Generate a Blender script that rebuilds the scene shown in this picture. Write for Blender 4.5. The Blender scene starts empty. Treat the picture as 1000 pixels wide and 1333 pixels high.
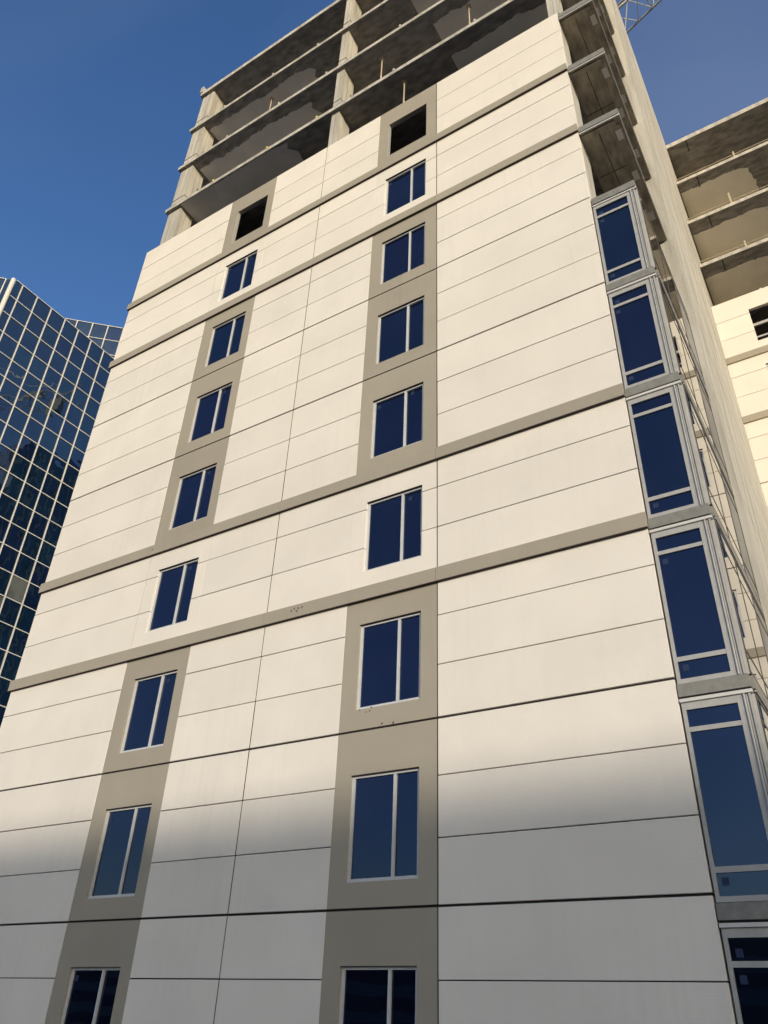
import bpy, bmesh, math, random
from mathutils import Matrix, Vector
random.seed(7)
S = bpy.context.scene
COL = S.collection

# ------------------------------------------------------------------ camera
cam_data = bpy.data.cameras.new('camera')
cam = bpy.data.objects.new('camera', cam_data)
COL.objects.link(cam)
CAM_R = [[0.848297, 0.266755, 0.457421], [0.528318, -0.484565, -0.697192], [0.035671, 0.833089, -0.551987]]
cam.matrix_world = Matrix.Translation((2.4314, -11.9849, -1.7044)) @ Matrix(CAM_R).to_4x4()
cam_data.sensor_fit = 'VERTICAL'
cam_data.sensor_height = 24.0
cam_data.lens = 24.0 * 1026.96 / 1333.0
cam_data.clip_end = 4000
S.camera = cam

# ------------------------------------------------------------------ world, sun, exposure
SUN_EL, SUN_AZ = math.radians(11.0), math.radians(44.0)     # azimuth: from the facade normal (-Y) towards +X
to_sun = Vector((math.sin(SUN_AZ) * math.cos(SUN_EL), -math.cos(SUN_AZ) * math.cos(SUN_EL), math.sin(SUN_EL)))
W = bpy.data.worlds.new('World')
S.world = W
W.use_nodes = True
nt = W.node_tree
bg = nt.nodes['Background']
sky = nt.nodes.new('ShaderNodeTexSky')
sky.sky_type = 'NISHITA'
sky.sun_disc = False
sky.sun_elevation = SUN_EL
sky.sun_rotation = math.pi - SUN_AZ
sky.altitude = 300
sky.air_density = 1.0
sky.dust_density = 2.7
sky.ozone_density = 2.0
hsv = nt.nodes.new('ShaderNodeHueSaturation')
hsv.inputs['Saturation'].default_value = 1.23
hsv.inputs['Hue'].default_value = 0.512
nt.links.new(sky.outputs[0], hsv.inputs['Color'])
# thin high cirrus over the whole sky
tc = nt.nodes.new('ShaderNodeTexCoord')
mp = nt.nodes.new('ShaderNodeMapping')
mp.inputs['Location'].default_value = (8.0, 2.2, 7.1)
mp.inputs['Scale'].default_value = (1.0, 1.6, 1.0)
nt.links.new(tc.outputs['Generated'], mp.inputs['Vector'])
cn = nt.nodes.new('ShaderNodeTexNoise')
cn.inputs['Scale'].default_value = 0.9
cn.inputs['Detail'].default_value = 5
cn.inputs['Roughness'].default_value = 0.45
cn.inputs['Distortion'].default_value = 0.6
nt.links.new(mp.outputs[0], cn.inputs['Vector'])
cm = nt.nodes.new('ShaderNodeMapRange')
cm.inputs['From Min'].default_value = 0.42
cm.inputs['From Max'].default_value = 0.72
cm.inputs['To Max'].default_value = 0.42
nt.links.new(cn.outputs['Fac'], cm.inputs['Value'])
cx = nt.nodes.new('ShaderNodeMixRGB')
cx.inputs['Color2'].default_value = (1.25, 1.5, 2.1, 1)
nt.links.new(cm.outputs[0], cx.inputs['Fac'])
nt.links.new(hsv.outputs[0], cx.inputs['Color1'])
nt.links.new(cx.outputs[0], bg.inputs[0])
bg.inputs[1].default_value = 0.15
sun = bpy.data.lights.new('sun', 'SUN')
sun.energy = 2.0
sun.angle = math.radians(0.53)
sun.color = (1.0, 0.90, 0.77)
sun_ob = bpy.data.objects.new('sun', sun)
COL.objects.link(sun_ob)
sun_ob.rotation_euler = to_sun.to_track_quat('Z', 'Y').to_euler()
sun_ob.location = (30, -30, 60)
S.view_settings.view_transform = 'Standard'
S.view_settings.look = 'None'
S.view_settings.exposure = 0.58
S.view_settings.gamma = 1.0

# ------------------------------------------------------------------ materials
def mat(name, col, rough=0.7, metal=0.0, spec=0.4, var=0.0, scale=3.0, stretch=(1, 1, 1), col2=None, bump=0.0, bscale=40.0,
        rnd=0.0, detail=6.0, lo=0.35, hi=0.65, streak=0.0):
    m = bpy.data.materials.new(name)
    m.use_nodes = True
    n = m.node_tree
    L = n.links.new
    p = n.nodes['Principled BSDF']
    p.inputs['Roughness'].default_value = rough
    p.inputs['Metallic'].default_value = metal
    p.inputs['Specular IOR Level'].default_value = spec
    p.inputs['Base Color'].default_value = (*col, 1)
    geo = n.nodes.new('ShaderNodeNewGeometry')
    last = None
    if var > 0 or col2:
        mp = n.nodes.new('ShaderNodeMapping')
        mp.inputs['Scale'].default_value = stretch
        L(geo.outputs['Position'], mp.inputs['Vector'])
        nz = n.nodes.new('ShaderNodeTexNoise')
        nz.inputs['Scale'].default_value = scale
        nz.inputs['Detail'].default_value = detail
        L(mp.outputs[0], nz.inputs['Vector'])
        rp = n.nodes.new('ShaderNodeValToRGB')
        rp.color_ramp.elements[0].position = lo
        rp.color_ramp.elements[1].position = hi
        c2 = col2 if col2 else tuple(c * (1 - var) for c in col)
        rp.color_ramp.elements[0].color = (*c2, 1)
        rp.color_ramp.elements[1].color = (*col, 1)
        L(nz.outputs['Fac'], rp.inputs['Fac'])
        last = rp.outputs['Color']
    if streak > 0:
        ms = n.nodes.new('ShaderNodeMapping')
        ms.inputs['Scale'].default_value = (7.0, 7.0, 0.35)
        L(geo.outputs['Position'], ms.inputs['Vector'])
        ns = n.nodes.new('ShaderNodeTexNoise')
        ns.inputs['Scale'].default_value = 1.0
        ns.inputs['Detail'].default_value = 8
        L(ms.outputs[0], ns.inputs['Vector'])
        n2 = n.nodes.new('ShaderNodeTexNoise')
        n2.inputs['Scale'].default_value = 0.28
        n2.inputs['Detail'].default_value = 3
        L(geo.outputs['Position'], n2.inputs['Vector'])
        r1 = n.nodes.new('ShaderNodeMapRange')
        r1.inputs['From Min'].default_value, r1.inputs['From Max'].default_value = 0.48, 0.75
        L(ns.outputs['Fac'], r1.inputs['Value'])
        r2 = n.nodes.new('ShaderNodeMapRange')
        r2.inputs['From Min'].default_value, r2.inputs['From Max'].default_value = 0.42, 0.66
        r2.inputs['To Max'].default_value = streak
        L(n2.outputs['Fac'], r2.inputs['Value'])
        mu = n.nodes.new('ShaderNodeMath')
        mu.operation = 'MULTIPLY'
        L(r1.outputs[0], mu.inputs[0])
        L(r2.outputs[0], mu.inputs[1])
        mx = n.nodes.new('ShaderNodeMixRGB')
        mx.inputs['Color2'].default_value = (col[0] * 0.45, col[1] * 0.43, col[2] * 0.40, 1)
        L(mu.outputs[0], mx.inputs['Fac'])
        L(last, mx.inputs['Color1'])
        last = mx.outputs[0]
    if rnd > 0:
        oi = n.nodes.new('ShaderNodeObjectInfo')
        hs = n.nodes.new('ShaderNodeHueSaturation')
        mr = n.nodes.new('ShaderNodeMapRange')
        mr.inputs['To Min'].default_value = 1 - rnd
        mr.inputs['To Max'].default_value = 1 + rnd
        L(oi.outputs['Random'], mr.inputs['Value'])
        L(mr.outputs[0], hs.inputs['Value'])
        if last: L(last, hs.inputs['Color'])
        else: hs.inputs['Color'].default_value = (*col, 1)
        last = hs.outputs['Color']
    if last: L(last, p.inputs['Base Color'])
    if bump > 0:
        nb = n.nodes.new('ShaderNodeTexNoise')
        nb.inputs['Scale'].default_value = bscale
        nb.inputs['Detail'].default_value = 5
        L(geo.outputs['Position'], nb.inputs['Vector'])
        b = n.nodes.new('ShaderNodeBump')
        b.inputs['Strength'].default_value = bump
        b.inputs['Distance'].default_value = 0.02
        L(nb.outputs['Fac'], b.inputs['Height'])
        L(b.outputs[0], p.inputs['Normal'])
    return m

def glass_mat(name, body, tint, ior, rough=0.015, wave=0.0, wscale=0.6):
    """coated dark window glass: dark body under a tinted mirror coat, slightly uneven sheet"""
    m = bpy.data.materials.new(name)
    m.use_nodes = True
    n = m.node_tree
    L = n.links.new
    p = n.nodes['Principled BSDF']
    p.inputs['Base Color'].default_value = (*body, 1)
    p.inputs['Roughness'].default_value = rough
    p.inputs['IOR'].default_value = ior
    p.inputs['Specular Tint'].default_value = (*tint, 1)
    oi = n.nodes.new('ShaderNodeObjectInfo')
    gh = n.nodes.new('ShaderNodeHueSaturation')
    gh.inputs['Color'].default_value = (*body, 1)
    g1 = n.nodes.new('ShaderNodeMapRange')
    g1.inputs['To Min'].default_value, g1.inputs['To Max'].default_value = 0.465, 0.52
    g2 = n.nodes.new('ShaderNodeMapRange')
    g2.inputs['From Min'].default_value, g2.inputs['From Max'].default_value = 0.3, 0.7
    g2.inputs['To Min'].default_value, g2.inputs['To Max'].default_value = 0.65, 1.35
    gn = n.nodes.new('ShaderNodeTexNoise')
    gg = n.nodes.new('ShaderNodeNewGeometry')
    gn.inputs['Scale'].default_value = 0.9
    gn.inputs['Detail'].default_value = 4
    L(gg.outputs['Position'], gn.inputs['Vector'])
    L(oi.outputs['Random'], g1.inputs['Value'])
    L(gn.outputs['Fac'], g2.inputs['Value'])
    L(g1.outputs[0], gh.inputs['Hue'])
    L(g2.outputs[0], gh.inputs['Value'])
    L(gh.outputs[0], p.inputs['Base Color'])
    if wave > 0:
        geo = n.nodes.new('ShaderNodeNewGeometry')
        nb = n.nodes.new('ShaderNodeTexNoise')
        nb.inputs['Scale'].default_value = wscale
        nb.inputs['Detail'].default_value = 1.5
        L(geo.outputs['Position'], nb.inputs['Vector'])
        b = n.nodes.new('ShaderNodeBump')
        b.inputs['Strength'].default_value = 1.0
        b.inputs['Distance'].default_value = wave
        L(nb.outputs['Fac'], b.inputs['Height'])
        L(b.outputs[0], p.inputs['Normal'])
    return m

M = {}
M['cream'] = mat('cream_paint', (0.79, 0.735, 0.64), 0.75, var=0.06, scale=0.7, bump=0.16, bscale=45, rnd=0.028, spec=0.25, streak=0.10)
M['taupe'] = mat('taupe_paint', (0.375, 0.335, 0.262), 0.75, var=0.07, scale=0.6, bump=0.12, bscale=60, rnd=0.03, spec=0.25, streak=0.12)
M['joint'] = mat('joint_backing', (0.035, 0.028, 0.022), 0.9)
M['alum'] = mat('aluminium', (0.43, 0.42, 0.39), 0.55, metal=0.0, var=0.12, scale=6)
M['frame'] = mat('pale_window_frame', (0.58, 0.585, 0.58), 0.5, var=0.08, scale=6)
M['steel_grey'] = mat('grey_slab_cover', (0.25, 0.245, 0.215), 0.7, metal=0.0, var=0.22, scale=7, bump=0.1)
M['shade_strip'] = mat('painted_shade_brown', (0.055, 0.035, 0.03), 0.8)  # painted shade: dark strips under the bands and window heads
M['dark'] = mat('dark_gasket', (0.02, 0.02, 0.02), 0.8)
M['glass'] = glass_mat('window_glass', (0.004, 0.004, 0.013), (0.42, 0.58, 0.92), 1.87, wave=0.003, wscale=1.2)
M['bay_glass'] = glass_mat('bay_glass', (0.004, 0.005, 0.013), (0.42, 0.60, 0.92), 1.87, wave=0.002, wscale=1.0)
M['sticker'] = mat('sticker', (0.016, 0.028, 0.075), 0.7)
M['concrete'] = mat('light_concrete', (0.53, 0.505, 0.44), 0.85, col2=(0.33, 0.31, 0.265), scale=2.6, stretch=(1.5, 1.5, 0.14), detail=12, bump=0.6, bscale=11, lo=0.3, hi=0.62)
M['raw'] = mat('raw_soffit_concrete', (0.30, 0.275, 0.24), 0.9, col2=(0.165, 0.152, 0.135), scale=2.2, stretch=(1.0, 2.2, 1.0), detail=10, bump=0.5, bscale=9)
M['bay_soffit'] = mat('bay_soffit_concrete', (0.46, 0.40, 0.30), 0.9, col2=(0.22, 0.19, 0.145), scale=2.6, stretch=(2.0, 0.8, 1.0), detail=10, bump=0.6, bscale=7, lo=0.3, hi=0.7)  # lighter copy of raw: the light from below is put into its colour
M['coat'] = mat('ceiling_coat', (0.72, 0.67, 0.60), 0.9, var=0.14, scale=1.2, bump=0.25, bscale=25)
M['coat_lit'] = mat('bounce_lit_coat', (0.86, 0.79, 0.66), 0.9, var=0.08, scale=1.2, bump=0.2, bscale=25)  # coat lightened for the wing: bounce off the slabs put into its colour
M['floor'] = mat('slab_top', (0.58, 0.545, 0.49), 0.9, var=0.2, scale=1.0)
M['tower_glass'] = glass_mat('mirror_glass', (0.004, 0.010, 0.020), (0.72, 0.86, 1.0), 2.6, rough=0.01, wave=0.018, wscale=0.6)
M['tower_blind'] = glass_mat('mirror_glass_with_blind', (0.10, 0.11, 0.10), (0.72, 0.86, 1.0), 1.9, rough=0.01, wave=0.018, wscale=0.6)
M['white_metal'] = mat('white_mullion', (0.62, 0.60, 0.55), 0.5, var=0.05, scale=3)
M['crane'] = mat('crane_steel', (0.55, 0.53, 0.47), 0.5, metal=0.1, var=0.15, scale=4)
M['cable'] = mat('cable', (0.09, 0.08, 0.07), 0.7)
M['rust'] = mat('formwork_steel', (0.50, 0.42, 0.30), 0.7, var=0.2, scale=8)
M['yellow'] = mat('yellow_clip', (0.62, 0.50, 0.10), 0.7)
M['navy_wall'] = mat('dark_cladding', (0.06, 0.12, 0.32), 0.5, var=0.5, scale=0.5, stretch=(6, 6, 0.2))
M['stone'] = mat('pale_stone', (0.42, 0.38, 0.32), 0.8, var=0.15, scale=0.6)
M['asphalt'] = mat('asphalt', (0.05, 0.05, 0.052), 0.9, var=0.25, scale=2)
M['block_wall'] = mat('block_wall', (0.13, 0.20, 0.19), 0.8, var=0.2, scale=0.4)
M['paving'] = mat('paving', (0.40, 0.38, 0.35), 0.9, var=0.15, scale=1.5)
M['ground'] = mat('ground', (0.20, 0.19, 0.17), 0.95, var=0.3, scale=0.05)
M['paint_line'] = mat('road_paint', (0.75, 0.75, 0.72), 0.7)

# ------------------------------------------------------------------ mesh helpers
class MB:
    def __init__(self):
        self.v, self.f = [], []
    def box(self, x0, x1, y0, y1, z0, z1):
        b = len(self.v)
        self.v += [(x0, y0, z0), (x1, y0, z0), (x1, y1, z0), (x0, y1, z0), (x0, y0, z1), (x1, y0, z1), (x1, y1, z1), (x0, y1, z1)]
        self.f += [tuple(b + i for i in q) for q in ((0, 3, 2, 1), (4, 5, 6, 7), (0, 1, 5, 4), (1, 2, 6, 5), (2, 3, 7, 6), (3, 0, 4, 7))]
        return self
    def bar(self, a, b, r, n=6):
        a, b = Vector(a), Vector(b)
        d = (b - a).normalized()
        u = d.orthogonal().normalized()
        w = d.cross(u)
        s = len(self.v)
        for p in (a, b):
            for i in range(n):
                t = 2 * math.pi * i / n
                self.v.append(tuple(p + r * (math.cos(t) * u + math.sin(t) * w)))
        for i in range(n):
            j = (i + 1) % n
            self.f.append((s + i, s + j, s + n + j, s + n + i))
        self.f.append(tuple(s + i for i in reversed(range(n))))
        self.f.append(tuple(s + n + i for i in range(n)))
        return self
    def prism(self, pts, z0, z1):
        """pts: counter-clockwise plan outline"""
        s, n = len(self.v), len(pts)
        self.v += [(x, y, z0) for x, y in pts] + [(x, y, z1) for x, y in pts]
        self.f.append(tuple(s + i for i in reversed(range(n))))
        self.f.append(tuple(s + n + i for i in range(n)))
        for i in range(n):
            j = (i + 1) % n
            self.f.append((s + i, s + j, s + n + j, s + n + i))
        return self
    def mesh(self, name, m):
        me = bpy.data.meshes.new(name)
        me.from_pydata(self.v, [], self.f)
        me.materials.append(m)
        me.update()
        return me

def obj(name, me, parent=None, loc=(0, 0, 0), rz=0.0):
    o = bpy.data.objects.new(name, me)
    COL.objects.link(o)
    o.location = loc
    o.rotation_euler = (0, 0, rz)
    if parent: o.parent = parent
    return o
def thing(name, label, cat, loc=(0, 0, 0), group=None):
    o = bpy.data.objects.new(name, None)
    COL.objects.link(o)
    o.empty_display_size = 0.5
    o.location = loc
    o['label'] = label
    o['category'] = cat
    if group: o['group'] = group
    return o
def part(name, mb, m, parent, loc=(0, 0, 0), rz=0.0):
    """world-space geometry: subtracts the parent's base point"""
    o = obj(name, mb.mesh(name, m), parent, loc, rz)
    return o
def struct(name, mb, m):
    o = obj(name, mb.mesh(name, m))
    o['kind'] = 'structure'
    return o

PANELS = {}
def panel_mesh(w, h, m, t=0.15, c=0.004, holes=None):
    """a cladding panel: chamfered face at y=0, body behind it; optional rectangular notch or hole (x0,x1,z0,z1)"""
    key = (round(w, 3), round(h, 3), m.name, t, tuple(holes) if holes else None)
    if key in PANELS: return PANELS[key]
    bm = bmesh.new()
    if not holes:
        o = [(0, 0), (w, 0), (w, h), (0, h)]
        i = [(c, c), (w - c, c), (w - c, h - c), (c, h - c)]
        vf = [bm.verts.new((x, 0, z)) for x, z in i]
        ve = [bm.verts.new((x, c, z)) for x, z in o]
        vb = [bm.verts.new((x, t, z)) for x, z in o]
        bm.faces.new(vf)
        for a in range(4):
            b = (a + 1) % 4
            bm.faces.new((ve[a], ve[b], vf[b], vf[a]))
            bm.faces.new((vb[a], vb[b], ve[b], ve[a]))
    else:
        hx0, hx1, hz0, hz1 = holes
        xs = sorted({0.0, w, max(0, hx0), min(w, hx1)})
        zs = sorted({0.0, h, max(0, hz0), min(h, hz1)})
        vd = {}
        def V(x, y, z):
            k = (round(x, 4), y, round(z, 4))
            if k not in vd: vd[k] = bm.verts.new((x, y, z))
            return vd[k]
        def solid(i, j):
            if i < 0 or j < 0 or i >= len(xs) - 1 or j >= len(zs) - 1: return False
            mx, mz = (xs[i] + xs[i + 1]) / 2, (zs[j] + zs[j + 1]) / 2
            return not (hx0 < mx < hx1 and hz0 < mz < hz1)
        for i in range(len(xs) - 1):
            for j in range(len(zs) - 1):
                if not solid(i, j): continue
                a, b, d, e = xs[i], xs[i + 1], zs[j], zs[j + 1]
                bm.faces.new((V(a, 0, d), V(b, 0, d), V(b, 0, e), V(a, 0, e)))
                if not solid(i - 1, j): bm.faces.new((V(a, 0, d), V(a, 0, e), V(a, t, e), V(a, t, d)))
                if not solid(i + 1, j): bm.faces.new((V(b, 0, e), V(b, 0, d), V(b, t, d), V(b, t, e)))
                if not solid(i, j - 1): bm.faces.new((V(b, 0, d), V(a, 0, d), V(a, t, d), V(b, t, d)))
                if not solid(i, j + 1): bm.faces.new((V(a, 0, e), V(b, 0, e), V(b, t, e), V(a, t, e)))
        bmesh.ops.recalc_face_normals(bm, faces=bm.faces)
    me = bpy.data.meshes.new('wall_panel')
    bm.to_mesh(me)
    bm.free()
    me.materials.append(m)
    PANELS[key] = me
    return me

H = 3.0
GROUND = -3.3

# ------------------------------------------------------------------ ground, street
mb = MB().box(-1500, 1500, -1500, 1500, GROUND - 1.0, GROUND - 0.16)
struct('ground', mb, M['ground'])
mb = MB().box(-140, 140, -34, -15.0, GROUND - 0.5, GROUND - 0.12)
struct('road', mb, M['asphalt'])
mb = MB().box(-140, 140, -14.7, 0.1, GROUND - 0.5, GROUND)
pv = struct('pavement', mb, M['paving'])
mb = MB().box(-140, 140, -15.0, -14.702, GROUND - 0.5, GROUND + 0.002)
struct('kerb', mb, M['stone'])
mb = MB()
for i in range(20): mb.box(-100 + i * 10, -97 + i * 10, -24.6, -24.45, GROUND - 0.2, GROUND - 0.116)
ln = obj('lane_markings', mb.mesh('lane_markings', M['paint_line']))
ln['kind'] = 'structure'

# ------------------------------------------------------------------ shared window pieces
WW, WH = 1.42, 1.78            # opening
def window_meshes():
    f = MB()
    a, d0, d1 = 0.055, 0.056, 0.14
    f.box(0, WW, d0, d1, 0, 0.06).box(0, WW, d0, d1, WH - 0.05, WH)
    f.box(0, a, d0, d1, 0.06, WH - 0.05).box(WW - a, WW, d0, d1, 0.06, WH - 0.05)
    fm = f.mesh('window', M['frame'])
    mu = MB().box(-0.024, 0.024, 0.052, 0.142, 0.06, WH - 0.05).mesh('mullion', M['frame'])
    mx = 0.90
    p1 = MB().box(a, mx - 0.024, 0.092, 0.098, 0.06, WH - 0.05).mesh('pane', M['glass'])
    p2 = MB().box(mx + 0.024, WW - a, 0.098, 0.104, 0.06, WH - 0.05).mesh('pane', M['glass'])
    st = MB().box(0, 0.09, 0.0, 0.002, 0, 0.10).mesh('sticker', M['sticker'])
    si = MB().box(0.01, WW - 0.01, 0.035, 0.055, 0.0, 0.028).mesh('sill', M['frame'])
    hd = MB().box(0.004, WW - 0.004, 0.004, 0.055, WH - 0.010, WH - 0.001).mesh('head_shade_strip', M['shade_strip'])  # shade under the head of the opening, put in as a dark strip
    return fm, mu, mx, p1, p2, st, si, hd
WFM, WMU, WMX, WP1, WP2, WST, WSI, WHD = window_meshes()
def make_window(parent, x, y, z):
    w = obj('window', WFM, parent, (x, y, z))
    obj('mullion', WMU, w, (WMX, 0, 0))
    a = obj('pane', WP1, w)
    b = obj('pane', WP2, w)
    for p in (a, b):
        p.rotation_euler = (random.uniform(-.004, .004), 0, random.uniform(-.004, .004))
    obj('sill', WSI, w)
    obj('head_shade_strip', WHD, w)
    if random.random() < 0.85: obj('sticker', WST, w, (0.10, 0.089, WH - 0.22 - random.random() * 0.05))
    if random.random() < 0.7: obj('sticker', WST, w, (1.03, 0.095, WH - 0.20 - random.random() * 0.05))
    return w

GAP_C, GAP_F, GAP_V, GAP_G = 0.019, 0.042, 0.024, 0.003   # course groove, floor joint, vertical joint, colour change
BANDS = (2, 3, 6, 7)
TOP = 24.04
def courses(k):
    """z extents of the three courses of storey k"""
    out = []
    for j in range(3):
        lo = k * H + j * 1.0 + (GAP_F / 2 if j == 0 else GAP_C / 2)
        hi = k * H + (j + 1) * 1.0 - (GAP_F / 2 if j == 2 else GAP_C / 2)
        if k == 7 and j == 2: hi = TOP
        out.append((lo, hi))
    return out

def facade(parent, Y, spans, cols, k0, k1, open_windows=(), white=(2, 6)):
    """spans: list of (x0,x1) plain bays; cols: list of (x0,x1,wx) window columns"""
    for k in range(k0, k1):
        cs = courses(k)
        for (x0, x1) in spans:
            for (lo, hi) in cs:
                obj('wall_panel', panel_mesh(x1 - x0, hi - lo, M['cream']), parent, (x0 + random.uniform(-.002, .002), Y + random.uniform(-.003, .003), lo + random.uniform(-.0025, .0025)))
        for ci, (x0, x1, wx) in enumerate(cols):
            wz = k * H + 0.41
            if k in white:
                for (lo, hi) in cs:
                    if lo > wz and hi < wz + WH:        # middle course: a strip on each side
                        obj('wall_panel', panel_mesh(wx - x0, hi - lo, M['cream']), parent, (x0, Y, lo))
                        obj('wall_panel', panel_mesh(x1 - wx - WW, hi - lo, M['cream']), parent, (wx + WW, Y, lo))
                    else:
                        obj('wall_panel', panel_mesh(x1 - x0, hi - lo, M['cream'], holes=(wx - x0, wx - x0 + WW, wz - lo, wz + WH - lo)), parent, (x0, Y, lo))
            else:
                lo, hi = cs[0][0], cs[2][1]
                obj('window_surround', panel_mesh(x1 - x0, hi - lo, M['taupe'], holes=(wx - x0, wx - x0 + WW, wz - lo, wz + WH - lo)), parent, (x0, Y + 0.004, lo))
            if (ci, k) not in open_windows:
                make_window(parent, wx, Y, wz)

# ------------------------------------------------------------------ main building
bld = thing('apartment_tower', 'cream panelled high-rise under construction with bare concrete floors on top', 'building', (0, 0, 0))
XL, G1L, G1R, J2, G2L, J3, XR = -17.307, -12.791, -10.665, -8.443, -6.25, -4.117, 0.0
g = GAP_G / 2
v = GAP_V / 2
spans = [(XL, G1L - v * 0.6), (G1R + g, J2 - v), (J2 + v, G2L - g), (J3 + v, XR)]
cols = [(G1L + v * 0.6, G1R - g, -12.385), (G2L + g, J3 - v, -5.90)]
facade(bld, 0.0, spans, cols, -1, 8, open_windows=((0, 7), (1, 7)))
# plinth course
for (x0, x1) in ((XL, J2 - v), (J2 + v, XR)):
    obj('plinth_panel', panel_mesh(x1 - x0, 0.28, M['taupe']), bld, (x0, 0.0, GROUND))
# string courses
for k in BANDS:
    for i, (x0, x1) in enumerate(((XL - 0.07, G1L if k != 7 else J2), (G1L, J2), (J2, J3), (J3, XR + 0.015))):
        if k == 7 and i == 1: continue
        mbb = MB().box(x0 + 0.004, x1 - 0.004, -0.07, 0.05, k * H - 0.285, k * H + 0.012)
        sc_ = part('string_course', mbb, M['taupe'], bld)
        part('band_shade_strip', MB().box(x0 + 0.006, x1 - 0.006, -0.066, 0.0 - 0.001, k * H - 0.297, k * H - 0.2855), M['shade_strip'], sc_)  # dark strip painting the shade on the band's underside
# backing wall behind the joints, left open behind the two unglazed windows
bk = MB()
e_ = 0.012
xs_ = [XL + 0.02, -12.385, -12.385 + WW, -5.9, -5.9 + WW, XR - 0.02]
for i in (0, 2, 4): bk.box(xs_[i] + (e_ if i else 0), xs_[i + 1] - (e_ if i < 4 else 0), 0.045, 0.13, GROUND + 0.01, TOP - 0.06)
for a_ in (-12.385, -5.9):
    for k in range(-1, 8): bk.box(a_ - e_ + 0.001, a_ + WW + e_ - 0.001, 0.045, 0.13, k * H - 0.02 - (0.77 if k > -1 else 0.25), k * H + 0.398)
    bk.box(a_ - e_ + 0.001, a_ + WW + e_ - 0.001, 0.045, 0.13, 7 * H + 0.43 + WH, TOP - 0.06)
part('backing_wall', bk, M['joint'], bld)
for x in (J2, J3):
    part('joint_sealant', MB().box(x - v + 0.0015, x + v - 0.0015, 0.007, 0.044, GROUND + 0.02, TOP - 0.05), M['joint'], bld)
for k in (2, 6):
    part('joint_sealant', MB().box(G1L - v * 0.6 + 0.001, G1L + v * 0.6 - 0.001, 0.007, 0.044, k * H + 0.02, k * H + H - 0.03), M['joint'], bld)
# chipped and scuffed spots on the bands and below a window
rc = random.Random(5)
for (cx_, cz_, n_) in ((-7.55, 5.86, 7), (-5.70, 3.36, 4), (-5.2, 3.0, 4), (-12.6, 8.86, 2)):
    for i in range(n_):
        x = cx_ + rc.uniform(-.16, .16); z = cz_ + rc.uniform(-.04, .05)
        yy = -0.071 if cz_ > 5 else 0.002
        part('chip', MB().prism([(x, yy - 0.002), (x + 0.03, yy - 0.002), (x + 0.035, yy + 0.01), (x + 0.002, yy + 0.01)], z, z + rc.uniform(.015, .05)), M['cable'], bld)
# dark room lining behind the windows, and inner partition so the unglazed rooms stay dark
mb = MB()
mb.box(XL + 0.2, XR - 0.4, 4.0, 4.2, GROUND, 23.6)
for wx in (-14.6, -9.4, -7.6, -3.2): mb.box(wx, wx + 0.15, 0.14, 4.0, GROUND, 23.6)
part('partition_wall', mb, M['raw'], bld)
# reveal beads of the two unglazed openings
for wx in (-12.385, -5.9):
    z0 = 7 * H + 0.41
    mb = MB().box(wx, wx + 0.02, 0.02, 0.14, z0, z0 + WH).box(wx, wx + WW, 0.06, 0.14, z0, z0 + 0.02)
    part('opening_frame', mb, M['alum'], bld)
mb = MB().bar((-5.85, 0.5, 21.3), (-5.35, 1.2, 22.3), 0.03)
part('timber_prop', mb, M['rust'], bld)

# slabs
XB = 1.0            # front corner of the glazed bay
XG = 1.08           # plane of its side glazing
for k in range(7, 13):
    top = k * H - 0.10 if k < 12 else 36.0
    bot = k * H - 0.30 if k < 12 else 35.72
    mbs = MB()
    if k >= 9: mbs.box(-17.16, -0.002, 0.17, 13.8, bot, top)
    else: mbs.box(XL + 0.25, -0.002, 0.135, 13.8, bot, top)
    sl = part('floor_slab', mbs, M['raw'], bld)
    if k >= 9:
        fm = MB().box(-17.17, 0.0, 0.158, 0.169, bot + 0.01, top - 0.004)
        part('slab_edge', fm, M['concrete'], sl)
        fm = MB().box(-17.15, -0.01, 0.18, 13.7, top + 0.001, top + 0.004)
        part('slab_topping', fm, M['floor'], sl)
# bay slabs from the last glazed level upwards
for k in range(5, 13):
    top = k * H - 0.115 if k < 12 else 35.98
    bot = top - 0.2
    mbs = MB().box(0.0, XB + 0.03, 0.03, 4.38, bot, top)
    sl = part('bay_slab', mbs, M['bay_soffit'], bld)
    part('slab_cover', MB().box(0.03, XB + 0.045, 0.0, 0.028, bot - 0.002, top + 0.006), M['steel_grey'], sl)
    part('slab_cover', MB().box(XB + 0.032, XB + 0.045, 0.03, 4.38, bot + 0.05, top + 0.004), M['steel_grey'], sl)
    part('drip_trim', MB().box(0.03, XB + 0.055, -0.012, 0.02, bot - 0.10, bot - 0.062), M['white_metal'], sl)
    part('drip_trim', MB().box(XB + 0.036, XB + 0.056, 0.022, 4.38, bot - 0.012, bot + 0.02), M['white_metal'], sl)
    part('gasket', MB().box(0.04, XB + 0.02, 0.012, 0.028, bot - 0.062, bot - 0.003), M['dark'], sl)
    if k >= 6:
        part('soffit_beam', MB().box(0.02, XB - 0.1, 0.12, 0.26, bot - 0.05, bot - 0.002), M['bay_soffit'], sl)
        part('soffit_beam', MB().box(XB - 0.19, XB - 0.02, 0.28, 4.3, bot - 0.025, bot - 0.002), M['bay_soffit'], sl)
        part('soffit_seam', MB().box(0.44, 0.455, 0.28, 4.3, bot - 0.008, bot - 0.002), M['dark'], sl)
        part('soffit_seam', MB().box(0.02, XB - 0.2, 1.5, 1.515, bot - 0.008, bot - 0.0022), M['dark'], sl)
        for yy in (0.42, 1.75, 3.2):
            part('pale_pad', MB().box(XB - 0.18, XB - 0.03, yy, yy + 0.30, bot - 0.034, bot - 0.026), M['coat'], sl)  # flat pale squares under the edge beam
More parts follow.
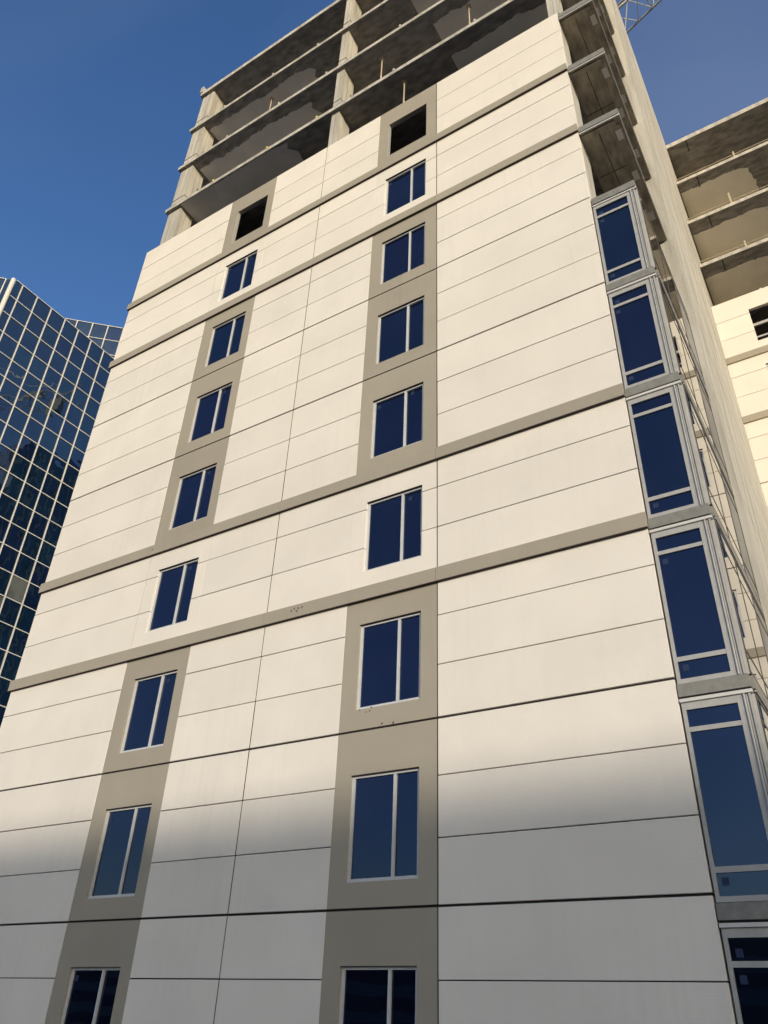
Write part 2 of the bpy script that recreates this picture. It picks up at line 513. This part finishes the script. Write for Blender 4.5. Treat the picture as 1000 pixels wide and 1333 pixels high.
# columns through the open storeys
COLS = ((-17.08, -16.38, 8, 12, 0.68), (-8.70, -8.36, 8, 12, 0.68), (-0.33, 0.005, 4, 12, 0.66))
for (x0, x1, k0, k1, dep) in COLS:
    for k in range(k0, k1):
        z0 = k * H - 0.10 if k >= 9 else k * H - 0.1
        z1 = (k + 1) * H - 0.302 if k < 11 else 35.715
        y0 = 0.30 if k >= 8 else 0.14
        c = part('column', MB().box(x0, x1, y0, y0 + dep, z0, z1), M['concrete'], bld)
        if k >= 8:
            for dz in (0.30, 0.62):
                part('cable_strap', MB().box(x0 - 0.006, x1 + 0.006, y0 - 0.012, y0 - 0.001, z0 + dz, z0 + dz + 0.034).box(x1 + 0.001, x1 + 0.012, y0 - 0.012, y0 + dep * (0.5 if dz < 0.5 else 1.0), z0 + dz, z0 + dz + 0.034), M['cable'], c)
            for fx in ((0.36, 0.7) if x1 - x0 > 0.5 else (0.55,)):
                sx_ = x0 + (x1 - x0) * fx
                part('board_seam', MB().box(sx_, sx_ + 0.012, y0 - 0.004, y0 + 0.002, z0 + 0.7, z1 - 0.03), M['raw'], c)
            part('board_seam', MB().box(x1 - 0.002, x1 + 0.004, y0 + 0.3, y0 + 0.312, z0 + 0.7, z1 - 0.03), M['raw'], c)
            part('arris_strip', MB().box(x1 - 0.03, x1 + 0.004, y0 - 0.006, y0 + 0.012, z0 + 0.02, z1 - 0.06), M['concrete'], c)
            if x0 < -5:
                zz = z0 + 0.75
                part('form_slot', MB().box(x1 - 0.001, x1 + 0.004, y0 + dep - 0.16, y0 + dep - 0.10, zz + 0.25, zz + 1.0), M['dark'], c)
                part('yellow_clip', MB().box(x1 - 0.001, x1 + 0.014, y0 + dep - 0.17, y0 + dep - 0.12, zz - 0.05, zz + 0.12), M['yellow'], c)
# corner upstand on the roof
part('roof_upstand', MB().box(-17.22, -17.05, 0.12, 0.40, 36.0, 36.45), M['concrete'], bld)
# sprayed ceiling coats with ragged edges on the soffits
def coat_patch(parent, x0, x1, y0, y1, z, seed, ragged=0.07, jag=0.6, m='coat'):
    rr = random.Random(seed)
    pts = []
    n = max(3, int((x1 - x0) / 0.10))
    off = 0
    for i in range(n + 1):
        off = off * 0.86 + rr.uniform(-ragged, ragged) * 0.55
        pts.append((x0 + (x1 - x0) * (i + rr.uniform(-.35, .35) * (0 < i < n)) / n, y0 + off + rr.uniform(-.3, .3) * ragged + 0.5 * max(0, (i / n - 0.8))))
    nm = 22
    for i in range(1, nm + 1):
        pts.append((x1 + jag * (rr.uniform(-0.10, 0.10) + 0.25 * math.sin(i * 0.9 + seed) * (i % 5 > 1)) + i * 0.02, y0 + (y1 - y0) * i / nm))
    pts.append((x0, y1))
    part('ceiling_coat', MB().prism(pts, z - 0.004, z - 0.0005), M[m], parent)
coat_patch(bld, -16.3, -10.6, 0.60, 3.5, 32.7, 1)
coat_patch(bld, -16.3, -10.3, 0.62, 3.5, 29.7, 2)
coat_patch(bld, -16.3, -10.8, 0.20, 3.5, 26.7, 3, ragged=0.02)
coat_patch(bld, -5.6, -0.4, 0.55, 3.5, 32.7, 4)
coat_patch(bld, -4.6, -0.4, 0.62, 3.5, 29.7, 5)
coat_patch(bld, -3.9, -0.4, 0.66, 3.5, 26.7, 6)
# guard cable along the open slab edges, small fixings
for k in (9, 10, 11):
    z = k * H - 0.10
    part('guard_cable', MB().bar((-17.1, 0.20, z + 0.09), (-0.02, 0.20, z + 0.09), 0.008, 5), M['crane'], bld)
    for x in (-15.2, -12.4, -10.0, -6.6, -3.4):
        part('edge_bracket', MB().box(x + k * 0.17 % 0.9, x + k * 0.17 % 0.9 + 0.07, 0.15, 0.26, z + 0.0045, z + 0.13), M['yellow' if (k == 9 and x < -9) else 'crane'], bld)

for (x, y, k) in ((-6.9, 0.75, 9), (-5.75, 0.62, 8), (-12.9, 0.9, 10), (-3.2, 0.8, 9)):
    z0 = k * H - 0.095
    z1 = (k + 1) * H - 0.303
    part('shoring_prop', MB().bar((x, y, z0), (x, y, z0 + 1.6), 0.035, 8).bar((x, y, z0 + 1.6), (x, y, z1), 0.026, 8).box(x - .08, x + .08, y - .08, y + .08, z1 - 0.012, z1), M['rust'], bld)
# shear wall
XW = 1.22
sw = part('shear_wall', MB().box(0.72, XW, 4.40, 25.9, GROUND, 36.0), M['concrete'], bld)
rr = random.Random(11)
for k in range(1, 12):
    for y in (5.6, 8.0, 10.4, 12.8):
        for dz in (0.7, 2.1):
            yy, zz = y + rr.uniform(-.2, .2), k * H + dz + rr.uniform(-.15, .15)
            part('form_tie_hole', MB().bar((XW - 0.01, yy, zz), (XW + 0.002, yy, zz), 0.022, 8), M['cable'], sw)
for k in range(2, 12):
    part('pour_joint', MB().box(XW - 0.01, XW + 0.003, 4.42, 13.95, k * H - 0.2, k * H - 0.188), M['raw'], sw)
for y in (6.6, 9.1, 11.6):
    part('formwork_fin', MB().box(XW - 0.01, XW + 0.006, y, y + 0.018, GROUND + 0.1, 35.98), M['concrete'], sw)

# glazed bay: front face and side face, storeys -1..4
def lite_meshes(w, side):
    """frame of one bay unit, local origin at lower-left of the unit, height UH, outside face y=0"""
    f = MB()
    d = 0.09
    a = 0.055
    f.box(0, w, 0.0, d, 0, 0.07)
    f.box(0, w, 0.0, d, UH - 0.11, UH)
    f.box(0, a, 0.0, d, 0.07, UH - 0.11)
    f.box(w - a, w, 0.0, d, 0.07, UH - 0.11)
    f.box(a, w - a, 0.006, d, 0.355, 0.43)
    f.box(a, w - a, 0.006, d, UH - 0.44, UH - 0.37)
    fr = f.mesh('bay_window', M['alum'])
    ps = []
    for (z0, z1) in ((0.07, 0.355), (0.43, UH - 0.44), (UH - 0.37, UH - 0.11)):
        ps.append(MB().box(a, w - a, 0.032, 0.040, z0, z1).mesh('pane', M['bay_glass']))
    return fr, ps
UH = 2.70
FR_F, PS_F = lite_meshes(0.84, False)
SIDE_W = 1.44
def side_meshes(w):
    f = MB()
    f.box(0, w, 0.0, 0.08, 0, 0.06).box(0, w, 0.0, 0.08, UH - 0.07, UH)
    f.box(0, 0.028, 0.0, 0.08, 0.06, UH - 0.07).box(w - 0.028, w, 0.0, 0.08, 0.06, UH - 0.07)
    f.box(0.028, w - 0.028, 0.001, 0.08, 0.38, 0.42).box(0.028, w - 0.028, 0.001, 0.08, UH - 0.42, UH - 0.38)
    ps = [MB().box(0.028, w - 0.028, 0.006, 0.014, z0, z1).mesh('pane', M['bay_glass']) for z0, z1 in ((0.06, 0.38), (0.42, UH - 0.42), (UH - 0.38, UH - 0.07))]
    return f.mesh('bay_window', M['cable']), ps
FR_S, PS_S = side_meshes(SIDE_W)
for k in range(-1, 5):
    zb = k * H - 0.105
    zt = (k + 1) * H - 0.32
    u = obj('bay_window', FR_F, bld, (0.03, 0.012, zb))
    for p in PS_F: obj('pane', p, u)
    for zz in (UH - 0.33, UH - 0.62, 0.20):
        if random.random() < 0.75: obj('sticker', WST, u, (0.09 + random.random() * 0.03, 0.0295, zz))
    # corner post: two tubes and a channel
    pm = MB().box(0.872, 0.90, 0.012, 0.10, zb, zb + UH).bar((0.918, 0.004, zb), (0.918, 0.004, zb + UH), 0.017, 10)
    pm.box(0.94, 0.972, 0.020, 0.10, zb, zb + UH).box(0.982, XB + 0.01, 0.0, 0.05, zb, zb + UH).box(XB + 0.011, XG - 0.02, 0.055, 0.10, zb, zb + UH)
    part('gasket', MB().box(0.87, XB + 0.0, 0.05, 0.09, zb + 0.001, zb + UH - 0.001), M['dark'], bld)
    part('corner_post', pm, M['alum'], bld)
    for j in range(3):
        y0 = 0.06 + j * SIDE_W
        u = obj('bay_window', FR_S, bld, (XG, y0, zb), math.pi / 2)
        for p in PS_S: obj('pane', p, u)
    # spandrel covers
    if k < 4:
        t = (k + 1) * H - 0.115
        part('slab_cover', MB().box(0.02, XB + 0.04, -0.012, 0.10, t - 0.20, t), M['steel_grey'], bld)
        part('drip_trim', MB().box(0.02, XB + 0.05, -0.02, 0.06, t - 0.285, t - 0.235), M['white_metal'], bld)
        part('slab_cover', MB().box(XG - 0.06, XG + 0.006, 0.102, 4.39, t - 0.20, t), M['steel_grey'], bld)
        part('drip_trim', MB().box(XG - 0.02, XG + 0.010, 0.105, 4.39, t - 0.25, t - 0.225), M['alum'], bld)
        part('gasket', MB().box(0.03, XG - 0.03, 0.02, 0.06, t - 0.224, t - 0.201), M['dark'], bld)
        part('gasket', MB().box(XG - 0.03, XG - 0.004, 0.10, 4.37, t - 0.224, t - 0.201), M['dark'], bld)
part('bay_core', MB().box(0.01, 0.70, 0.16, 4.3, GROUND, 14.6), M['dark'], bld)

# left flank and rear, plain panels
for k in range(-1, 8):
    for (lo, hi) in courses(k):
        for (y0, y1) in ((0.13, 4.7), (4.72, 9.2), (9.22, 13.8)):
            obj('wall_panel', panel_mesh(y1 - y0, hi - lo, M['cream']), bld, (XL, y1, lo), -math.pi / 2)
part('rear_wall', MB().box(XL + 0.13, 0.7, 13.81, 13.95, GROUND, TOP).box(XL + 0.06, XL + 0.13, 0.2, 13.99, GROUND, TOP - 0.06), M['joint'], bld)
part('lift_core', MB().box(-12.5, -3.5, 6.5, 11.0, 23.95, 38.5), M['concrete'], bld)

# ------------------------------------------------------------------ rear wing
WY = 14.0
wing = thing('apartment_wing', 'cream panelled rear wing with open concrete storeys beside the tall bare shear wall', 'building', (0, 0, 0))
WX0 = XW + 0.002
wcols = [(WX0 + 0.004, 4.30, 2.52), (7.6, 9.73, 7.95), (13.6, 15.73, 13.95)]
wspans = [(wcols[0][1] + g, 5.3), (5.32, wcols[1][0] - g), (wcols[1][1] + g, 11.6), (11.62, wcols[2][0] - g), (wcols[2][1] + g, 18.6)]
facade(wing, WY, wspans, wcols, -1, 8, open_windows=((0, 7), (1, 7)), white=range(-1, 8))
for k in BANDS:
    for (x0, x1) in ((WX0, 5.31), (5.31, 11.61), (11.61, 18.65)):
        part('string_course', MB().box(x0 + 0.004, x1 - 0.004, WY - 0.07, WY + 0.05, k * H - 0.285, k * H + 0.012), M['taupe'], wing)
bk = MB()
px = WX0
for (_, _, wx) in wcols:
    bk.box(px, wx, WY + 0.045, WY + 0.13, GROUND, TOP - 0.06)
    for k in range(-1, 8): bk.box(wx, wx + WW, WY + 0.045, WY + 0.13, k * H - 0.02 - (0.78 if k > -1 else 0.25), k * H + 0.40)
    bk.box(wx, wx + WW, WY + 0.045, WY + 0.13, 7 * H + 0.42 + WH, TOP - 0.06)
    px = wx + WW
bk.box(px, 18.6, WY + 0.045, WY + 0.13, GROUND, TOP - 0.06)
part('backing_wall', bk, M['joint'], wing)
part('partition_wall', MB().box(WX0, 18.5, WY + 3.0, WY + 3.2, GROUND, 23.6).box(4.6, 4.75, WY + 0.14, WY + 3.0, GROUND, 23.6), M['raw'], wing)
# transom bar and sill in the unglazed wing windows
for wx in (2.52, 7.95):
    z0 = 7 * H + 0.41
    fr = part('opening_frame', MB().box(wx, wx + WW, 14.03, 14.1, z0, z0 + 0.05).box(wx, wx + WW, 14.06, 14.1, z0 + 0.22, z0 + 0.30), M['alum'], wing)
    part('transom_bar', MB().box(wx, wx + WW, 14.05, 14.11, z0 + 0.86, z0 + 0.99), M['alum'], wing)
for k in range(8, 13):
    top = k * H - 0.10 if k < 12 else 35.95
    bot = k * H - 0.30 if k < 12 else 35.66
    sl = part('floor_slab', MB().box(WX0, 18.6, WY + (0.17 if k > 8 else 0.14), 26.0, bot, top), M['raw'], wing)
    if k > 8:
        part('slab_edge', MB().box(WX0 + 0.002, 18.61, WY + 0.158, WY + 0.169, bot + 0.01, top - 0.004), M['concrete'], sl)
        part('slab_topping', MB().box(WX0 + 0.004, 18.5, WY + 0.19, 25.9, top + 0.001, top + 0.004), M['floor'], sl)
        part('soffit_seam', MB().box(WX0 + 0.9, WX0 + 0.94, WY + 0.18, WY + 0.85, bot - 0.012, bot - 0.001), M['dark'], sl)
    if k < 12:
        for x in ((3.13 if k != 11 else 3.85), 6.4, 9.2, 12.0, 15.0):
            part('guard_post', MB().box(x, x + 0.075, WY + 0.16, WY + 0.235, top + 0.0045, top + (0.72 if k == 10 else 0.36)), M['rust'], wing)
        part('guard_rail', MB().bar((WX0 + 0.02, WY + 0.2, top + 0.17), (18.5, WY + 0.2, top + 0.17), 0.022, 6), M['rust'], wing)
coat_patch(wing, WX0 + 0.05, 4.3, WY + 0.75, WY + 4, 32.7, 21, m='coat_lit', jag=0.25, ragged=0.06)
coat_patch(wing, WX0 + 0.05, 4.5, WY + 0.85, WY + 4, 29.7, 22, m='coat_lit', jag=0.25, ragged=0.06)
coat_patch(wing, WX0 + 0.05, 6.5, WY + 0.90, WY + 4, 26.7, 23, m='coat_lit', jag=0.25, ragged=0.06)
coat_patch(wing, 6.6, 12.0, WY + 0.90, WY + 4, 29.7, 24, m='coat_lit', jag=0.25, ragged=0.06)
coat_patch(wing, 6.0, 12.0, WY + 0.90, WY + 4, 32.7, 25, m='coat_lit', jag=0.25, ragged=0.06)
for x in (6.5, 12.4, 18.1):
    for k in range(8, 12):
        part('column', MB().box(x, x + 0.4, WY + 0.3, WY + 1.0, k * H - 0.1, (k + 1) * H - 0.302 if k < 11 else 35.658), M['concrete'], wing)
part('rear_wall', MB().box(XW, 18.6, 25.8, 25.99, GROUND, TOP).box(18.45, 18.599, WY + 0.2, 25.8, GROUND, TOP - 0.06), M['stone'], wing)
part('lift_core', MB().box(WX0 + 0.1, 6.0, 19.0, 24.0, 23.95, 35.6), M['concrete'], wing)

# ------------------------------------------------------------------ mirror-glass tower at the left
gt = thing('glass_office_tower', 'mirrored glass office tower with a white mullion grid and faceted corner', 'building', (0, 0, 0))
MW, MH = 1.355, 1.725
ZT = 46.1
def curtain(P0, d, ncol, first, ztop, zbot, parent, nrow_panes=20, offs=0.0):
    """curtain wall from P0 along plan direction d (outside is to the right of d); panes are objects, mullions and transoms too"""
    d = Vector((d[0], d[1])).normalized()
    ang = math.atan2(d.y, d.x)
    widths = [first] + [MW] * ncol
    nr = int((ztop - zbot) / MH)
    x = 0.0
    key = {}
    for w in widths:
        if w > 0.06:
            for r in range(nr):
                kk = round(w, 3)
                if kk not in key: key[kk] = MB().box(0.0, w, 0.02, 0.028, 0.0, MH).mesh('pane', M['tower_glass'])
                base = Vector((P0[0] + d.x * x, P0[1] + d.y * x, ztop - (r + 1) * MH))
                o = obj('pane', key[kk], parent, base, ang)
                o.rotation_euler = (random.uniform(-.007, .007), random.uniform(-.0005, .0005), ang + random.uniform(-.007, .007))
                if random.random() < 0.05 and r > 6:
                    o.material_slots[0].link = 'OBJECT'
                    o.material_slots[0].material = M['tower_blind']
        x += w
        mm = MB().box(-0.036, 0.036, -0.05, 0.03, zbot - 0.0, ztop)
        part('mullion', mm, M['white_metal'], parent, (P0[0] + d.x * x, P0[1] + d.y * x, 0), ang)
    for r in range(nr + 1):
        z = ztop - r * MH
        part('transom', MB().box(0, x, -0.036, 0.03, z - 0.029, z + 0.029), M['white_metal'], parent, (P0[0], P0[1], 0), ang)
    return x
# facet A: plane x=-45, outside is +x; direction +y has its right-hand side at +x
A0 = (-45.0, 6.96)
lenA = curtain(A0, (0, 1), 8, 0.57, ZT, ZT - 21 * MH, gt)
dC = Vector((0.725, 0.69)).normalized()
nC = 3
C0 = Vector(A0) + Vector((-0.35, -0.25)) - dC * (0.45 + MW * nC)
# facet C runs up to the rounded corner column; lay it so the narrow light sits at the corner
def curtainC():
    n = nC
    start = Vector(A0) + Vector((-0.30, -0.22)) - dC * (0.42 + MW * n)
    return curtain((start.x, start.y), dC, n - 1, MW, ZT, ZT - 21 * MH, gt), start
lenC, startC = curtainC()
cc = Vector(A0) + Vector((-0.20, -0.16))
part('corner_column', MB().bar((cc.x + 0.02, cc.y + 0.0, 0), (cc.x + 0.02, cc.y + 0.0, ZT + 0.05), 0.18, 20), M['white_metal'], gt)
e = startC + dC * (lenC)
part('corner_glazing', MB().prism([(e.x, e.y), (cc.x, cc.y - 0.02), (cc.x - 0.2, cc.y + 0.3), (e.x - 0.3, e.y + 0.3)], ZT - 21 * MH, ZT - 0.01), M['tower_glass'], gt)
B0 = (-50.0, 14.07)
lenB = curtain(B0, dC, 5, 1.08, 51.25, 51.25 - 4 * MH, gt)
# cores behind the glass
part('core', MB().prism([(-45.1, 7.3), (-45.1, 18.0), (-60, 18.0), (-60, startC.y + 0.4), (startC.x - 0.3, startC.y + 0.4), (e.x - 0.35, e.y + 0.35)], GROUND - 0.1, ZT - 0.2), M['navy_wall'], gt)
nB = Vector((-dC.y, dC.x))
q0, q1 = Vector(B0) + nB * 0.1, Vector(B0) + dC * lenB + nB * 0.1
part('core', MB().prism([tuple(q0), tuple(q1), tuple(q1 + nB * 10), tuple(q0 + nB * 10)], 40, 51.1), M['navy_wall'], gt)
part('podium', MB().prism([(-44.6, 7.0), (-44.6, 18.2), (-60.2, 18.2), (-60.2, startC.y), (startC.x, startC.y)], GROUND - 0.1, ZT - 21 * MH), M['stone'], gt)

# ------------------------------------------------------------------ tower crane
cr = thing('tower_crane', 'pale lattice tower crane with its jib reaching over the roof beyond the shear wall', 'crane', (0, 0, 0))
ZJ = 60.0
jd = Vector((2.7, -0.9, 0)).normalized()
jn = Vector((0.9, 2.7, 0)).normalized()
jm = Vector((0.55, 19.55, ZJ))                  # a point on the jib axis
mast = jm - jd * 9.0
def lattice(name, p0, d, nrm, length, half, height, bay, parent, r=0.09, rb=0.045):
    """triangular boom: two lower chords, one upper chord, lacing"""
    up = Vector((0, 0, 1))
    a0, b0, t0 = p0 - nrm * half, p0 + nrm * half, p0 + up * height
    for q, nm in ((a0, 'lower_chord'), (b0, 'lower_chord'), (t0, 'upper_chord')):
        part(nm, MB().bar(q, q + d * length, r, 8), M['crane'], parent)
    lac = MB()
    n = int(length / bay)
    for i in range(n):
        s, m_, e_ = d * (i * bay), d * ((i + .5) * bay), d * ((i + 1) * bay)
        for q in (a0, b0):
            lac.bar(q + s, t0 + m_, rb, 5)
            lac.bar(t0 + m_, q + e_, rb, 5)
        lac.bar(a0 + s, b0 + s, rb, 5)
        lac.bar(a0 + s, b0 + m_, rb * 0.7, 5)
        lac.bar(b0 + m_, a0 + e_, rb * 0.7, 5)
    part('lacing', lac, M['crane'], parent)
lattice('jib', mast + jd * 1.2, jd, jn, 44.0, 1.0, 1.7, 2.4, cr)
lattice('counter_jib', mast - jd * 1.2, -jd, jn, 14.4, 1.0, 1.2, 2.4, cr)
mm = MB()
hw = 0.9
for sx in (-1, 1):
    for sy in (-1, 1):
        part('mast_leg', MB().bar((mast.x + sx * hw, mast.y + sy * hw, GROUND - 0.2), (mast.x + sx * hw, mast.y + sy * hw, ZJ + 0.2), 0.1, 6), M['crane'], cr)
z = GROUND
while z < ZJ - 1.8:
    for sx, sy, ex, ey in ((-1, -1, 1, -1), (1, -1, 1, 1), (1, 1, -1, 1), (-1, 1, -1, -1)):
        mm.bar((mast.x + sx * hw, mast.y + sy * hw, z), (mast.x + ex * hw, mast.y + ey * hw, z), 0.05, 5)
        mm.bar((mast.x + sx * hw, mast.y + sy * hw, z), (mast.x + ex * hw, mast.y + ey * hw, z + 1.9), 0.05, 5)
    z += 1.9
part('mast_lacing', mm, M['crane'], cr)
part('slew_ring', MB().bar((mast.x, mast.y, ZJ - 0.5), (mast.x, mast.y, ZJ + 0.3), 1.4, 16), M['crane'], cr)
apex = mast + Vector((0, 0, 7.5))
part('apex_frame', MB().bar(mast + jd * 1.0 + jn * .8, apex, .1).bar(mast + jd * 1.0 - jn * .8, apex, .1).bar(mast - jd * 1.0 + jn * .8, apex, .1).bar(mast - jd * 1.0 - jn * .8, apex, .1), M['crane'], cr)
part('tie_bar', MB().bar(apex, mast + jd * 28 + Vector((0, 0, 1.7)), 0.05).bar(apex, mast - jd * 13 + Vector((0, 0, 1.2)), 0.05), M['crane'], cr)
cw = mast - jd * 13.2
part('counterweight', MB().bar(cw + Vector((0, 0, -1.6)) - jn * .7, cw + Vector((0, 0, -1.6)) + jn * .7, 1.2, 4), M['stone'], cr)
cb = mast + jd * 1.9 - jn * 1.6
part('cab', MB().prism([(cb.x - .8, cb.y - .7), (cb.x + .8, cb.y - .7), (cb.x + .8, cb.y + .7), (cb.x - .8, cb.y + .7)], ZJ - 2.2, ZJ - 0.1), M['white_metal'], cr)

# ------------------------------------------------------------------ dark neighbour behind (mirrored in the glass tower)
nb = thing('dark_office_tower', 'dark ribbed office tower standing behind the building, mirrored in the glass tower', 'building', (0, 0, 0))
part('wall', MB().box(-14.0, -2.0, 27.0, 45.0, GROUND - 0.1, 56.0), M['navy_wall'], nb)
part('roof_block', MB().box(-11.0, -4.0, 30.0, 40.0, 56.0, 60.0), M['navy_wall'], nb)
for i in range(14):
    y = 27.3 + i * 1.3
    part('rib', MB().box(-14.15, -13.99, y, y + 0.25, GROUND, 55.8), M['stone'], nb)

# ------------------------------------------------------------------ block across the street that shades the lowest storey
D = 150.0
YB = -D * math.cos(SUN_AZ)
XBc = D * math.sin(SUN_AZ)
RT = 1.75 + D * math.tan(SUN_EL)
ob = thing('office_block', 'long dark office block across the street casting shade on the lowest storeys', 'building', (0, 0, 0))
part('wall', MB().box(XBc - 90, XBc + 90, YB - 18, YB, GROUND - 0.2, RT), M['block_wall'], ob)
nf = int((RT - GROUND) / 3.6)
for k in range(nf):
    part('window_strip', MB().box(XBc - 88, XBc + 88, YB - 0.1, YB + 0.05, GROUND + 1.0 + k * 3.6, GROUND + 2.8 + k * 3.6), M['dark'], ob)

ob2 = thing('office_block', 'lower dark office block across the street to the left of the long one', 'building', (0, 0, 0))
part('wall', MB().box(XBc - 290, XBc - 96, YB - 24, YB - 6, GROUND - 0.2, 12.0), M['block_wall'], ob2)
for k in range(4):
    part('window_strip', MB().box(XBc - 288, XBc - 98, YB - 6.1, YB - 5.95, GROUND + 1.0 + k * 3.6, GROUND + 2.8 + k * 3.6), M['dark'], ob2)
